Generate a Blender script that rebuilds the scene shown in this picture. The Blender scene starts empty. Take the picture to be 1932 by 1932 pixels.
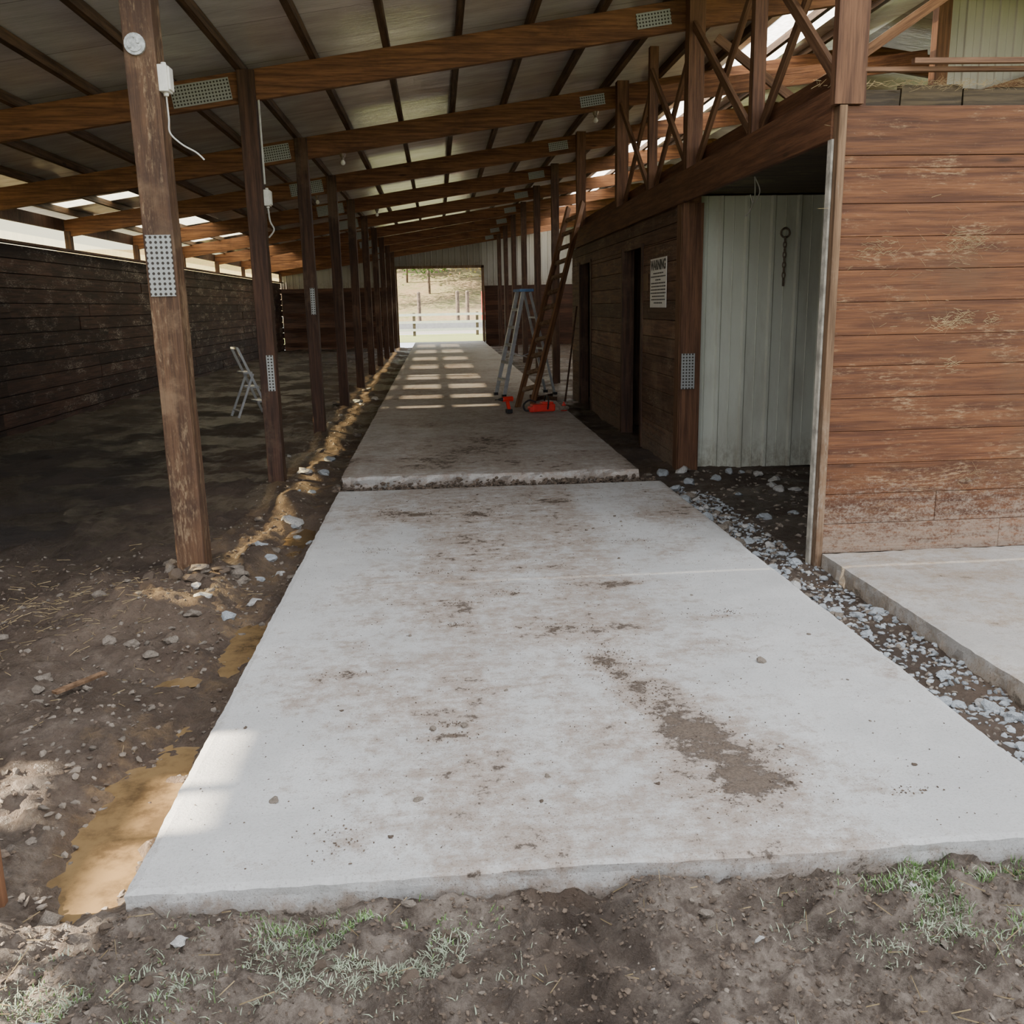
import bpy, bmesh, math, random
from mathutils import Vector, Matrix, noise
random.seed(7)
R = random.random
def U(a,b): return a+(b-a)*R()
scene = bpy.context.scene
COL = scene.collection

# ---------------------------------------------------------------- camera
cam_d = bpy.data.cameras.new("camera"); cam = bpy.data.objects.new("camera", cam_d); COL.objects.link(cam)
right = Vector((0.9966,-0.0797,-0.0193)).normalized()
up = Vector((0.0364,0.2193,0.9750)); up = (up-right*up.dot(right)).normalized()
back = right.cross(up)
M = Matrix((right,up,back)).transposed().to_4x4(); M.translation = Vector((0,0,1.65))
cam.matrix_world = M
cam_d.sensor_width = 36; cam_d.lens = 1720/1932*36; cam_d.clip_end = 500
scene.camera = cam

# ---------------------------------------------------------------- mesh helpers
class MB:
    def __init__(s): s.bm = bmesh.new()
    def box(s, c, size, rot=None):
        m = Matrix.Translation(Vector(c)) @ (rot.to_4x4() if rot else Matrix.Identity(4)) @ Matrix.Diagonal((size[0],size[1],size[2],1))
        return bmesh.ops.create_cube(s.bm, size=1, matrix=m)['verts']
    def bx(s,x0,x1,y0,y1,z0,z1):
        return s.box(((x0+x1)/2,(y0+y1)/2,(z0+z1)/2),(x1-x0,y1-y0,z1-z0))
    def beam(s,p0,p1,w,h,upv=(0,0,1)):
        p0=Vector(p0);p1=Vector(p1);d=(p1-p0);L=d.length;d.normalize()
        u=Vector(upv); sd=d.cross(u)
        if sd.length<1e-4: sd=d.cross(Vector((1,0,0)))
        sd.normalize(); uu=sd.cross(d)
        rot=Matrix((d,sd,uu)).transposed()
        return s.box((p0+p1)/2,(L,w,h),rot)
    def cyl(s,p0,p1,r,r2=None,n=12):
        p0=Vector(p0);p1=Vector(p1);d=p1-p0
        q=d.to_track_quat('Z','Y').to_matrix().to_4x4()
        return bmesh.ops.create_cone(s.bm,cap_ends=True,segments=n,radius1=r,radius2=r if r2 is None else r2,depth=d.length,matrix=Matrix.Translation((p0+p1)/2)@q)['verts']
    def tube(s,pts,r,n=7,closed=False):
        pts=[Vector(p) for p in pts]; rings=[]; N=len(pts)
        ref=Vector((0.3,0.5,0.81))
        for i,p in enumerate(pts):
            if closed: t=pts[(i+1)%N]-pts[i-1]
            else: t=pts[min(i+1,N-1)]-pts[max(i-1,0)]
            t.normalize(); a=t.cross(ref)
            if a.length<1e-3: a=t.cross(Vector((1,0,0)))
            a.normalize(); b=t.cross(a)
            rings.append([s.bm.verts.new(p+a*(r*math.cos(2*math.pi*k/n))+b*(r*math.sin(2*math.pi*k/n))) for k in range(n)])
        for i in range(N if closed else N-1):
            A=rings[i];B=rings[(i+1)%N]
            for k in range(n): s.bm.faces.new((A[k],A[(k+1)%n],B[(k+1)%n],B[k]))
        if not closed:
            s.bm.faces.new(rings[0][::-1]); s.bm.faces.new(rings[-1])
    def mesh(s,name,smooth=False):
        bmesh.ops.recalc_face_normals(s.bm,faces=s.bm.faces[:])
        me=bpy.data.meshes.new(name); s.bm.to_mesh(me); s.bm.free()
        if smooth:
            for p in me.polygons: p.use_smooth=True
        return me
def link(o,parent=None):
    COL.objects.link(o)
    if parent: o.parent=parent
    return o
def mk(name,me,mat,label=None,cat=None,group=None,parent=None,loc=None,rot=None,kind=None,bevel=0):
    if isinstance(me,MB): me=me.mesh(name)
    if mat and not me.materials: me.materials.append(mat)
    o=bpy.data.objects.new(name,me); link(o,parent)
    if loc: o.location=loc
    if rot: o.rotation_euler=rot
    if label: o["label"]=label
    if cat: o["category"]=cat
    if group: o["group"]=group
    if kind: o["kind"]=kind
    if bevel:
        b=o.modifiers.new("bevel",'BEVEL'); b.width=bevel; b.segments=2; b.limit_method='ANGLE'
    return o
def empty(name,loc,label,cat,rot=None,group=None):
    o=bpy.data.objects.new(name,None); link(o); o.location=loc; o.empty_display_size=.1
    if rot:o.rotation_euler=rot
    o["label"]=label;o["category"]=cat
    if group:o["group"]=group
    return o

# ---------------------------------------------------------------- material helpers
class NT:
    def __init__(s,name):
        s.m=bpy.data.materials.new(name); s.m.use_nodes=True; s.t=s.m.node_tree; s.t.nodes.clear()
        s.out=s.n('ShaderNodeOutputMaterial')
    def n(s,typ,**kw):
        x=s.t.nodes.new(typ)
        for k,v in kw.items(): setattr(x,k,v)
        return x
    def l(s,a,b): s.t.links.new(a,b)
    def val(s,inp,v):
        if hasattr(v,'is_linked') or hasattr(v,'links'): s.l(v,inp)
        else: inp.default_value=v
    def math(s,op,a,b=0.0,c=0.0,clamp=False):
        x=s.n('ShaderNodeMath',operation=op); x.use_clamp=clamp
        s.val(x.inputs[0],a); s.val(x.inputs[1],b); s.val(x.inputs[2],c); return x.outputs[0]
    def mix(s,f,a,b,mode='MIX'):
        x=s.n('ShaderNodeMix',data_type='RGBA',blend_type=mode)
        s.val(x.inputs[0],f)
        s.val(x.inputs[6],a if hasattr(a,'links') else (*a,1)); s.val(x.inputs[7],b if hasattr(b,'links') else (*b,1))
        return x.outputs[2]
    def noise(s,vec,scale,detail=5,rough=.6):
        x=s.n('ShaderNodeTexNoise'); s.l(vec,x.inputs['Vector']); x.inputs['Scale'].default_value=scale
        x.inputs['Detail'].default_value=detail; x.inputs['Roughness'].default_value=rough; return x.outputs[0]
    def step(s,v,a,b):
        x=s.n('ShaderNodeMapRange',interpolation_type='SMOOTHSTEP'); s.l(v,x.inputs[0]); x.inputs[1].default_value=a;x.inputs[2].default_value=b
        return x.outputs[0]
    def mapping(s,vec,sc,loc=(0,0,0)):
        x=s.n('ShaderNodeMapping'); s.l(vec,x.inputs[0]); x.inputs['Scale'].default_value=sc; x.inputs['Location'].default_value=loc; return x.outputs[0]
    def objco(s,randomize=True):
        tc=s.n('ShaderNodeTexCoord').outputs['Object']
        if not randomize: return tc
        oi=s.n('ShaderNodeObjectInfo'); r=s.math('MULTIPLY',oi.outputs['Random'],37.0)
        a=s.n('ShaderNodeVectorMath',operation='ADD'); s.l(tc,a.inputs[0]); s.l(r,a.inputs[1]); return a.outputs[0]
    def bsdf(s,color,rough=.7,metal=0,bump=None,bstr=.3,bdist=.01,spec=.4):
        p=s.n('ShaderNodeBsdfPrincipled'); s.val(p.inputs['Base Color'],color if hasattr(color,'links') else (*color,1))
        s.val(p.inputs['Roughness'],rough); s.val(p.inputs['Metallic'],metal); p.inputs['Specular IOR Level'].default_value=spec
        if bump is not None:
            b=s.n('ShaderNodeBump'); b.inputs['Strength'].default_value=bstr; b.inputs['Distance'].default_value=bdist
            s.l(bump,b.inputs['Height']); s.l(b.outputs[0],p.inputs['Normal'])
        s.l(p.outputs[0],s.out.inputs[0]); return p

def wood(name,dark,light,axis,weather=None,wamt=.5,rough=.65,island=False,stain=None,dustz=None,wscale=1.3,scuff=None,ivar=.7,scuffy=None,spec=.3):
    t=NT(name); co=t.objco(not island)
    if island:
        g=t.n('ShaderNodeNewGeometry').outputs['Random Per Island']
        a=t.n('ShaderNodeVectorMath',operation='ADD'); t.l(co,a.inputs[0]); t.l(t.math('MULTIPLY',g,23.0),a.inputs[1]); cg=a.outputs[0]
    else: cg=co
    sc=[18,18,18]; sc[axis]=.9
    grain=t.noise(t.mapping(cg,tuple(sc)),1.6,7,.65)
    sc2=[60,60,60]; sc2[axis]=3
    fine=t.noise(t.mapping(cg,tuple(sc2)),1.5,3,.6)
    c=t.mix(t.step(grain,.32,.68),dark,light)
    c=t.mix(t.math('MULTIPLY',t.step(fine,.5,.75),.45),c,tuple(v*.45 for v in dark))
    vk=t.n('ShaderNodeTexVoronoi'); sk=[5,5,5]; sk[axis]=1.3
    t.l(t.mapping(cg,tuple(sk)),vk.inputs['Vector']); vk.inputs['Scale'].default_value=1.0
    kn=t.math('SUBTRACT',1.0,t.step(vk.outputs['Distance'],.04,.13))
    c=t.mix(t.math('MULTIPLY',kn,.7),c,tuple(v*.3 for v in dark))
    if weather:
        pn=t.noise(co,wscale,6,.7); c=t.mix(t.math('MULTIPLY',t.step(pn,.5,.68),wamt),c,weather)
    if stain:
        pn=t.noise(t.mapping(co,(1,1,1),(5,3,9)),.8,6,.7); c=t.mix(t.math('MULTIPLY',t.step(pn,.42,.6),.8),c,stain)
    if island:
        b=t.math('MULTIPLY_ADD',g,ivar,1-ivar*.55)
        hs=t.n('ShaderNodeHueSaturation'); t.l(c,hs.inputs['Color']); t.l(b,hs.inputs['Value']); c=hs.outputs[0]
    if scuff:
        s1=[5,5,5]; s1[axis]=1.6; s2=[70,70,70]; s2[axis]=14
        pn=t.noise(t.mapping(co,tuple(s1)),.9,7,.8); pf=t.noise(t.mapping(co,tuple(s2)),1,4,.7)
        f=t.math('MULTIPLY',t.math('MULTIPLY',t.step(pn,.50,.64),t.step(pf,.46,.60)),scuff[1])
        if scuffy:
            sp=t.n('ShaderNodeSeparateXYZ'); t.l(t.n('ShaderNodeTexCoord').outputs['Object'],sp.inputs[0])
            f=t.math('MULTIPLY',f,t.step(sp.outputs[1],scuffy[0],scuffy[1]))
        c=t.mix(f,c,scuff[0])
    if dustz:
        z0,z1,dc,am=dustz
        sp=t.n('ShaderNodeSeparateXYZ'); t.l(t.n('ShaderNodeTexCoord').outputs['Object'],sp.inputs[0])
        lim=t.math('SUBTRACT',1.0,t.step(sp.outputs[2],z0,z1))
        nn=t.noise(t.mapping(co,(5,5,12)),2.6,9,.85)
        nf=t.noise(co,55,4,.8)
        f=t.math('MULTIPLY',t.step(t.math('ADD',t.math('MULTIPLY_ADD',nf,.5,-.25),t.math('ADD',nn,t.math('MULTIPLY',lim,.30))),.60,.86),am)
        c=t.mix(f,c,dc)
    t.bsdf(c,rough,0,t.math('ADD',grain,t.math('MULTIPLY',fine,.5)),.6,.007,spec=spec)
    return t.m

M_post1=wood("post_wood_peeling",(.055,.029,.017),(.15,.080,.043),2,weather=(.24,.155,.09),wamt=.6,wscale=3.2,stain=(.055,.030,.02),scuff=((.38,.27,.16),.55))
M_postd=wood("post_wood_dark",(.038,.020,.014),(.105,.052,.032),2,weather=(.20,.13,.08),wamt=.4)
M_rafter=wood("rafter_wood",(.095,.038,.018),(.27,.122,.053),0,weather=(.08,.034,.017),wamt=.6)
M_purlin=wood("purlin_wood",(.045,.026,.015),(.15,.085,.045),1,weather=(.04,.024,.014),wamt=.5)
M_header=wood("header_wood",(.075,.030,.015),(.18,.080,.038),1,weather=(.08,.038,.021),wamt=.5)
M_brace=wood("brace_wood",(.085,.040,.021),(.22,.118,.064),0)
M_bracev=wood("stud_wood",(.075,.033,.017),(.185,.090,.046),2)
M_wallR=wood("stained_plank",(.075,.027,.012),(.185,.074,.029),0,weather=(.11,.055,.027),wamt=.6,rough=.6,island=True,dustz=(-.1,.85,(.36,.29,.225),.66),scuff=((.36,.235,.13),.65),ivar=.45)
M_stall=wood("stall_plank",(.062,.030,.019),(.17,.088,.052),1,weather=(.25,.17,.115),wamt=.5,island=True,dustz=(-.1,.7,(.26,.21,.17),.6),scuff=((.34,.25,.18),.6))
M_left=wood("old_dark_plank",(.020,.011,.008),(.085,.042,.028),1,weather=(.035,.020,.015),wamt=.7,island=True,wscale=.5,rough=.6,scuff=((.45,.39,.32),.95),scuffy=(10,19),ivar=1.0)
M_farw=wood("far_plank",(.04,.018,.011),(.11,.048,.027),0,island=True)
M_jamb=wood("jamb_wood",(.10,.056,.030),(.24,.145,.082),2,weather=(.30,.22,.15),wamt=.5,scuff=((.40,.34,.27),.5))
M_lean=wood("lean_plank_wood",(.10,.045,.022),(.26,.13,.065),0)
M_ledge=wood("ledge_wood",(.035,.024,.014),(.12,.085,.045),0,weather=(.20,.16,.08),wamt=.6)
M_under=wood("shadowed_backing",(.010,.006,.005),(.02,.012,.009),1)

def plain(name,col,rough=.6,metal=0,var=.15,scale=8,bstr=.15):
    t=NT(name); co=t.objco(); nz=t.noise(co,scale,5,.65)
    c=t.mix(t.step(nz,.3,.7),tuple(v*(1-var) for v in col),tuple(min(1,v*(1+var)) for v in col))
    t.bsdf(c,rough,metal,nz,bstr,.004); return t.m
M_alu=plain("aluminium",(.62,.64,.66),.38,.75,.12,14)
M_white=plain("white_plastic",(.72,.70,.64),.45)
M_cable=plain("cable_grey",(.55,.54,.5),.5)
M_red=plain("red_plastic",(.62,.03,.02),.35,0,.1)
M_black=plain("black_rubber",(.02,.02,.022),.5,0,.2)
M_steel=plain("rusty_steel",(.22,.17,.13),.5,.7,.35,30)
M_galv=plain("galvanised_steel",(.45,.46,.45),.5,.6,.35,40)
M_blue=plain("blue_plastic",(.12,.25,.5),.4)
M_trimw=plain("pale_trim",(.42,.39,.33),.65,0,.4,9)
M_fence=plain("white_fence_paint",(.85,.85,.83),.5,0,.08,5)
M_kick=plain("grey_kickboard",(.42,.43,.43),.6,0,.12,5)
M_stone=plain("crushed_stone",(.30,.32,.335),.8,0,.4,9,.5)
M_stonel=plain("pale_stone",(.40,.39,.37),.8,0,.35,9,.5)
M_rub=plain("muddy_rubble",(.18,.15,.12),.9,0,.5,9,.6)
M_clod=plain("dirt_clod",(.115,.085,.062),.95,0,.45,20,.8)
M_straw=plain("straw",(.36,.27,.14),.8,0,.4,3)
M_grass=plain("grass_blade",(.15,.26,.08),.6,0,.5,3)
M_grassp=plain("pale_grass_blade",(.34,.39,.27),.6,0,.35,3)
M_bark=plain("bark",(.11,.085,.065),.9,0,.4,6,.6)
M_glass=plain("bulb_glass",(.8,.78,.7),.15)

t=NT("punched_plate"); co=t.n('ShaderNodeTexCoord').outputs['Object']
fr=t.n('ShaderNodeVectorMath',operation='FRACTION'); t.l(t.mapping(co,(32,32,32)),fr.inputs[0])
sb=t.n('ShaderNodeVectorMath',operation='SUBTRACT'); t.l(fr.outputs[0],sb.inputs[0]); sb.inputs[1].default_value=(.5,.5,.5)
sp=t.n('ShaderNodeSeparateXYZ'); t.l(sb.outputs[0],sp.inputs[0])
d=t.math('SQRT',t.math('ADD',t.math('MULTIPLY',sp.outputs[0],sp.outputs[0]),t.math('MULTIPLY',sp.outputs[2],sp.outputs[2])))
hole=t.math('SUBTRACT',1.0,t.step(d,.24,.34))
t.bsdf(t.mix(hole,(.36,.37,.36),(.035,.026,.02)),.5,t.math('MULTIPLY',t.math('SUBTRACT',1.0,hole),.5)); M_plate=t.m

def sidingmat(name,col,dirt):
    t=NT(name); co=t.n('ShaderNodeTexCoord').outputs['Object']
    nz=t.noise(t.mapping(co,(1.5,1.5,.35)),2.0,6,.65)
    c=t.mix(t.math('MULTIPLY',t.step(nz,.42,.72),.5),col,dirt)
    sp=t.n('ShaderNodeSeparateXYZ'); t.l(co,sp.inputs[0])
    n2=t.noise(t.mapping(co,(6,6,3)),3,6,.75)
    f=t.math('MULTIPLY',t.math('SUBTRACT',1.0,t.step(sp.outputs[2],.05,.45)),t.step(n2,.35,.65))
    c=t.mix(f,c,dirt)
    t.bsdf(c,.42,.1,nz,.1,.004); return t.m
M_sid=sidingmat("pale_green_siding",(.68,.70,.60),(.40,.38,.30))
M_sidw=sidingmat("white_siding",(.44,.43,.39),(.30,.27,.22))
M_sidd=sidingmat("shaded_siding",(.30,.28,.23),(.20,.17,.13))  # darker copy of the white siding, shade put into its colour

t=NT("roof_insulation"); co=t.n('ShaderNodeTexCoord').outputs['Object']
nz=t.noise(t.mapping(co,(1.2,3,1)),1.4,6,.6); fn=t.noise(t.mapping(co,(2,30,2)),1,4,.6)
c=t.mix(t.step(nz,.35,.7),(.74,.71,.68),(.92,.90,.88))
sp=t.n('ShaderNodeSeparateXYZ'); t.l(co,sp.inputs[0])
seam=t.math('LESS_THAN',t.math('FRACT',t.math('MULTIPLY',sp.outputs[1],.82)),.012)
c=t.mix(t.math('MULTIPLY',seam,.6),c,(.25,.23,.2))
t.bsdf(c,.24,.35,t.math('ADD',nz,t.math('MULTIPLY',fn,.4)),.45,.02,spec=1.0); M_roof=t.m

def translucent(name,col,tr,tc=(1,.97,.9)):
    t=NT(name); co=t.n('ShaderNodeTexCoord').outputs['Object']
    a=t.n('ShaderNodeBsdfTransparent'); a.inputs[0].default_value=(*tc,1)
    b=t.n('ShaderNodeBsdfTranslucent'); 
    w=t.noise(t.mapping(co,(14,14,1)),1.0,2,.5)
    t.l(t.mix(t.step(w,.35,.65),tuple(v*.75 for v in col),col),b.inputs[0])
    m=t.n('ShaderNodeMixShader'); m.inputs[0].default_value=tr
    t.l(b.outputs[0],m.inputs[1]); t.l(a.outputs[0],m.inputs[2]); t.l(m.outputs[0],t.out.inputs[0]); return t.m
M_strip=translucent("translucent_panel",(.50,.48,.33),.85,(.94,.90,.74))
M_slit=translucent("added_slit_panel",(.6,.6,.5),.48,(.95,.93,.88))
M_sky=translucent("skylight_panel",(.95,.97,1.0),.35)

def concrete(name,base,dirtc,far=False):
    t=NT(name); co=t.n('ShaderNodeTexCoord').outputs['Object']
    at=t.n('ShaderNodeAttribute',attribute_name="dirt")
    n1=t.noise(co,1.3,9,.72); n2=t.noise(co,14,9,.8); n3=t.noise(co,90,4,.7); n4=t.noise(co,4.5,8,.75)
    c=t.mix(t.step(n1,.35,.7),tuple(v*.84 for v in base),tuple(v*1.08 for v in base))
    c=t.mix(t.math('MULTIPLY',t.step(n3,.50,.68),.35),c,(.22,.205,.18))
    s=t.math('ADD',at.outputs['Fac'],t.math('MULTIPLY',t.math('SUBTRACT',n2,.5),2.0))
    s=t.math('ADD',s,t.math('MULTIPLY',t.math('SUBTRACT',n1,.5),1.2))
    s=t.math('ADD',s,t.math('MULTIPLY',t.math('SUBTRACT',n4,.5),1.6))
    tr=t.noise(t.mapping(co,(3.5,15,1)),1.2,7,.75)
    c=t.mix(t.math('MULTIPLY',t.math('MULTIPLY',t.step(tr,.48,.62),t.step(s,.0,.45)),.38),c,(.25,.205,.16))
    thin=t.step(s,.04,.72); thick=t.step(s,.72,.92)
    c=t.mix(t.math('MULTIPLY',thin,.74),c,tuple(v*2.2 for v in dirtc))
    c=t.mix(t.math('MULTIPLY',thick,.92),c,t.mix(t.step(n3,.4,.6),tuple(v*.60 for v in dirtc),tuple(v*1.1 for v in dirtc)))
    grit=t.noise(co,150,2,.6)
    c=t.mix(t.math('MULTIPLY',t.math('MULTIPLY',t.step(grit,.60,.68),t.step(s,-.3,.35)),.7),c,(.09,.07,.055))
    h=t.math('ADD',t.math('MULTIPLY',n3,.4),t.math('ADD',t.math('MULTIPLY',thick,.7),t.math('MULTIPLY',n2,.7)))
    t.bsdf(c,t.math('MULTIPLY_ADD',n2,.25,.48),0,h,.75,.010,spec=.4); return t.m
M_conc=concrete("concrete",(.555,.55,.535),(.125,.092,.067))
M_concd=concrete("concrete_far",(.50,.48,.45),(.12,.090,.068))
M_conct=concrete("concrete_pad",(.50,.475,.44),(.15,.115,.08))

t=NT("muddy_ground"); co=t.n('ShaderNodeTexCoord').outputs['Object']
at=t.n('ShaderNodeAttribute',attribute_name="tan"); ag=t.n('ShaderNodeAttribute',attribute_name="grey"); ad=t.n('ShaderNodeAttribute',attribute_name="dark")
n1=t.noise(co,1.3,8,.65); n2=t.noise(co,9,8,.75); n3=t.noise(co,60,5,.7); n5=t.noise(co,4,7,.7)
c=t.mix(t.step(n1,.35,.65),(.090,.059,.040),(.185,.130,.090))
c=t.mix(t.math('MULTIPLY',t.step(n2,.5,.7),.5),c,(.26,.20,.15))
c=t.mix(t.step(t.math('ADD',at.outputs['Fac'],t.math('MULTIPLY',t.math('SUBTRACT',n5,.5),2.2)),.42,.92),c,(.32,.21,.11))
c=t.mix(t.math('MULTIPLY',t.step(t.math('ADD',ag.outputs['Fac'],t.math('MULTIPLY',t.math('SUBTRACT',n1,.5),.9)),.3,.8),.85),c,t.mix(t.step(n2,.38,.62),(.115,.086,.066),(.32,.265,.215)))
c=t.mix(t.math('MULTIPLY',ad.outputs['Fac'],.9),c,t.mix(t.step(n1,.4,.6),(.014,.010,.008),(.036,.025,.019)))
c=t.mix(t.math('MULTIPLY',t.step(n3,.50,.68),.45),c,(.055,.040,.030))
wet=t.step(t.noise(co,.9,6,.65),.44,.57)
c=t.mix(t.math('MULTIPLY',wet,.35),c,(.055,.040,.029))
h=t.math('ADD',t.math('MULTIPLY',n2,1.0),t.math('MULTIPLY',n3,.4))
t.bsdf(c,t.math('SUBTRACT',.93,t.math('MULTIPLY',wet,.62)),0,h,1.0,.045,spec=.5); M_ground=t.m

t=NT("muddy_water"); co=t.n('ShaderNodeTexCoord').outputs['Object']
nz=t.noise(co,3,7,.7); n2=t.noise(co,12,6,.7)
t.bsdf(t.mix(t.step(nz,.38,.62),t.mix(t.step(n2,.4,.6),(.10,.066,.034),(.15,.096,.046)),(.23,.15,.07)),t.math('MULTIPLY_ADD',t.step(nz,.5,.7),.12,.03),0,n2,.06,.01,spec=.8); M_water=t.m
t=NT("lawn"); co=t.n('ShaderNodeTexCoord').outputs['Object']
nz=t.noise(co,.5,8,.7); n2=t.noise(co,6,6,.8)
t.bsdf(t.mix(t.step(n2,.35,.65),t.mix(t.step(nz,.35,.65),(.11,.18,.04),(.20,.23,.08)),(.24,.25,.09)),.9,0,n2,.5,.05); M_lawn=t.m
t=NT("gravel_lot"); co=t.n('ShaderNodeTexCoord').outputs['Object']
n2=t.noise(co,5,6,.8); t.bsdf(t.mix(t.step(n2,.3,.7),(.20,.19,.17),(.30,.28,.25)),.9); M_lot=t.m
t=NT("leaf_litter"); co=t.n('ShaderNodeTexCoord').outputs['Object']
nz=t.noise(co,.25,8,.75); n2=t.noise(co,3,6,.8)
t.bsdf(t.mix(t.step(n2,.35,.65),t.mix(t.step(nz,.40,.60),(.10,.12,.035),(.22,.145,.08)),(.26,.20,.11)),.95,0,n2,.5,.1); M_litter=t.m
def leafm(name,a,b):
    t=NT(name); g=t.n('ShaderNodeNewGeometry').outputs['Random Per Island']
    c=t.mix(g,a,b); p=t.bsdf(c,.6)
    tl=t.n('ShaderNodeBsdfTranslucent'); t.l(c,tl.inputs[0]); m=t.n('ShaderNodeMixShader'); m.inputs[0].default_value=.4
    t.l(p.outputs[0],m.inputs[1]); t.l(tl.outputs[0],m.inputs[2]); t.l(m.outputs[0],t.out.inputs[0]); return t.m
M_leafg=leafm("green_leaves",(.03,.10,.016),(.10,.22,.035)); M_leafo=leafm("autumn_leaves",(.22,.09,.02),(.22,.24,.05))

def fbm(x,y,z=0,o=5): return noise.fractal(Vector((x,y,z)),1.0,2.0,o)
def sstep(a,b,x):
    t=max(0,min(1,(x-a)/(b-a))); return t*t*(3-2*t)

# ---------------------------------------------------------------- ground
SX0,SX1,SY0,SY1=-.971,2.053,2.42,8.37
def far_z(y): return .10+.12*(y-8.5)/30
PUD=[(-1.62,4.45,.30,.12),(-1.18,3.20,.17,.62),(-1.2,7.2,.13,.4),(-1.9,3.0,.16,.10),(-1.13,4.9,.11,.35)]
WZ=-.182
def gh(x,y):
    z=-.112+.035*fbm(x*.9,y*.9)+.022*fbm(x*3.3,y*3.3,3)+.014*fbm(x*11,y*11,7,3)
    f=1-sstep(2.30,2.62,y)
    if f>0:
        c=fbm(x*6,y*7,11,4); c2=fbm(x*13,y*13,61,3)
        z+=f*(.032+.022*fbm(x*3,y*3,15,2)+.070*max(0,c-.02)-.03*max(0,-c-.1)+.038*max(0,c2)+.026*abs(fbm(x*22,y*22,5,3)))
        rut=math.exp(-((x-.30)/.17)**2)*f; z-=rut*.05; z+=rut*.028*sstep(-.2,.4,math.sin(y*62+abs(x-.3)*40))
        rut=math.exp(-((x-1.05)/.15)**2)*f; z-=rut*.035; z+=rut*.018*sstep(-.2,.4,math.sin(y*62+abs(x-1.05)*40))
        z+=math.exp(-((x-.60)/.09)**2-((y-2.33)/.07)**2)*.08
        z=min(z,-.02+.07*(1-sstep(2.2,2.38,y)))
    if x<-1.05 and 2.3<y<9:
        w=sstep(2.3,2.7,y)*(1-sstep(7.5,9,y)); z+=w*(.05*max(0,fbm(x*4.5,y*4.0,31,4))+.03*max(0,fbm(x*10,y*10,71,3))+.024*abs(fbm(x*15,y*15,35,3))-.012)
    if x<-2 and y>=7: z+=.05*max(0,fbm(x*1.6,y*1.2,91,4))
    z-=.045*math.exp(-((x+1.22)/.22)**2)*sstep(2.4,2.6,y)*(1-sstep(12,16,y)*.5)
    for cx,cy,rx,ry in PUD:
        q=((x-cx)/(rx*1.25))**2+((y-cy)/(ry*1.25))**2
        if q<6: z-=.062*math.exp(-q*q)
    z+=.10*math.exp(-((x+1.95)/.32)**2-((y-5.55)/.3)**2)+.06*math.exp(-((x+1.72)/.28)**2-((y-6.05)/.28)**2)
    z+=.09*math.exp(-((x+1.35)/.12)**2-((y-6.5)/.30)**2)+.09*math.exp(-((x+1.45)/.15)**2-((y-8.6)/.35)**2)+.08*math.exp(-((x+1.35)/.14)**2-((y-10.4)/.4)**2)
    if x<-1.3: z+=.03*max(0,fbm(x*2.2,y*1.2,21))
    if y>8.5: z+=.12*(min(y,38.6)-8.5)/30
    return z
def gclamp(x,y,z):
    if SX0+.05<x<SX1-.05 and SY0+.05<y<38.8:
        if y<SY1: z=min(z,-.14)
        elif x<1.80: z=min(z,-.06)
    if x>2.56 and 1.4<y<5.75: z=min(z,-.17)
    return z
def rng(a,b,s):
    n=max(1,int(round((b-a)/s))); return [a+(b-a)*i/n for i in range(n)]
xs=rng(-14,-7,.6)+rng(-7,-3.2,.10)+rng(-3.2,-2,.03)+rng(-2,-.9,.018)+rng(-.9,2.6,.018)+rng(2.6,3.7,.05)+rng(3.7,9.6,.4)+[9.6]
ys=rng(-3,1.6,.4)+rng(1.6,2.45,.012)+rng(2.45,6.2,.026)+rng(6.2,12,.06)+rng(12,20,.16)+rng(20,38.9,.5)+[38.9]
verts=[];tan=[];grey=[];dark=[]
for y in ys:
    for x in xs:
        if SX0+.1<x<SX1-.1 and SY0+.1<y<SY1-.1: z=-.16; 
        else: z=gclamp(x,y,gh(x,y))
        verts.append((x,y,z))
        tn=.50*math.exp(-((x+1.25)/.34)**2)*sstep(2.4,2.8,y)*(1-sstep(9,20,y)*.5)+.30*math.exp(-((x+1.9)/.6)**2-((y-2.9)/.8)**2)
        tn+=.20*math.exp(-((x-2.28)/.12)**2)*(1-sstep(5,7,y))
        tan.append(tn)
        gr=.85*(1-sstep(2.4,3.2,y))+.45*(1-sstep(4.2,6.8,y)) *(1 if x<-1.4 else .3)
        grey.append(min(1,gr)*(1-.7*math.exp(-((x-.30)/.2)**2)))
        dk=(1-sstep(-3.6,-1.6,x))*sstep(4.8,7.5,y)  # dark bay mud, with the shade under the roof put into its colour
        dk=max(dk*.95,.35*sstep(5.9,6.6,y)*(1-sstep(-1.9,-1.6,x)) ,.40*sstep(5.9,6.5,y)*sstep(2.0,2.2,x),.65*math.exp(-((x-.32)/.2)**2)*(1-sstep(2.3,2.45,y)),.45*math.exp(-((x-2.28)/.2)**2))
        dark.append(dk)
nx=len(xs);faces=[(j*nx+i,j*nx+i+1,(j+1)*nx+i+1,(j+1)*nx+i) for j in range(len(ys)-1) for i in range(nx-1)]
me=bpy.data.meshes.new("floor"); me.from_pydata(verts,[],faces)
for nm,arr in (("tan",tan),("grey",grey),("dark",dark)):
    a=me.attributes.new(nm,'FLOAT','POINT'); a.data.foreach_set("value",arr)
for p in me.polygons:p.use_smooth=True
o=mk("floor",me,M_ground,kind="structure"); o["label"]="muddy dirt ground with ruts and clay along the slab"; 

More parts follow.
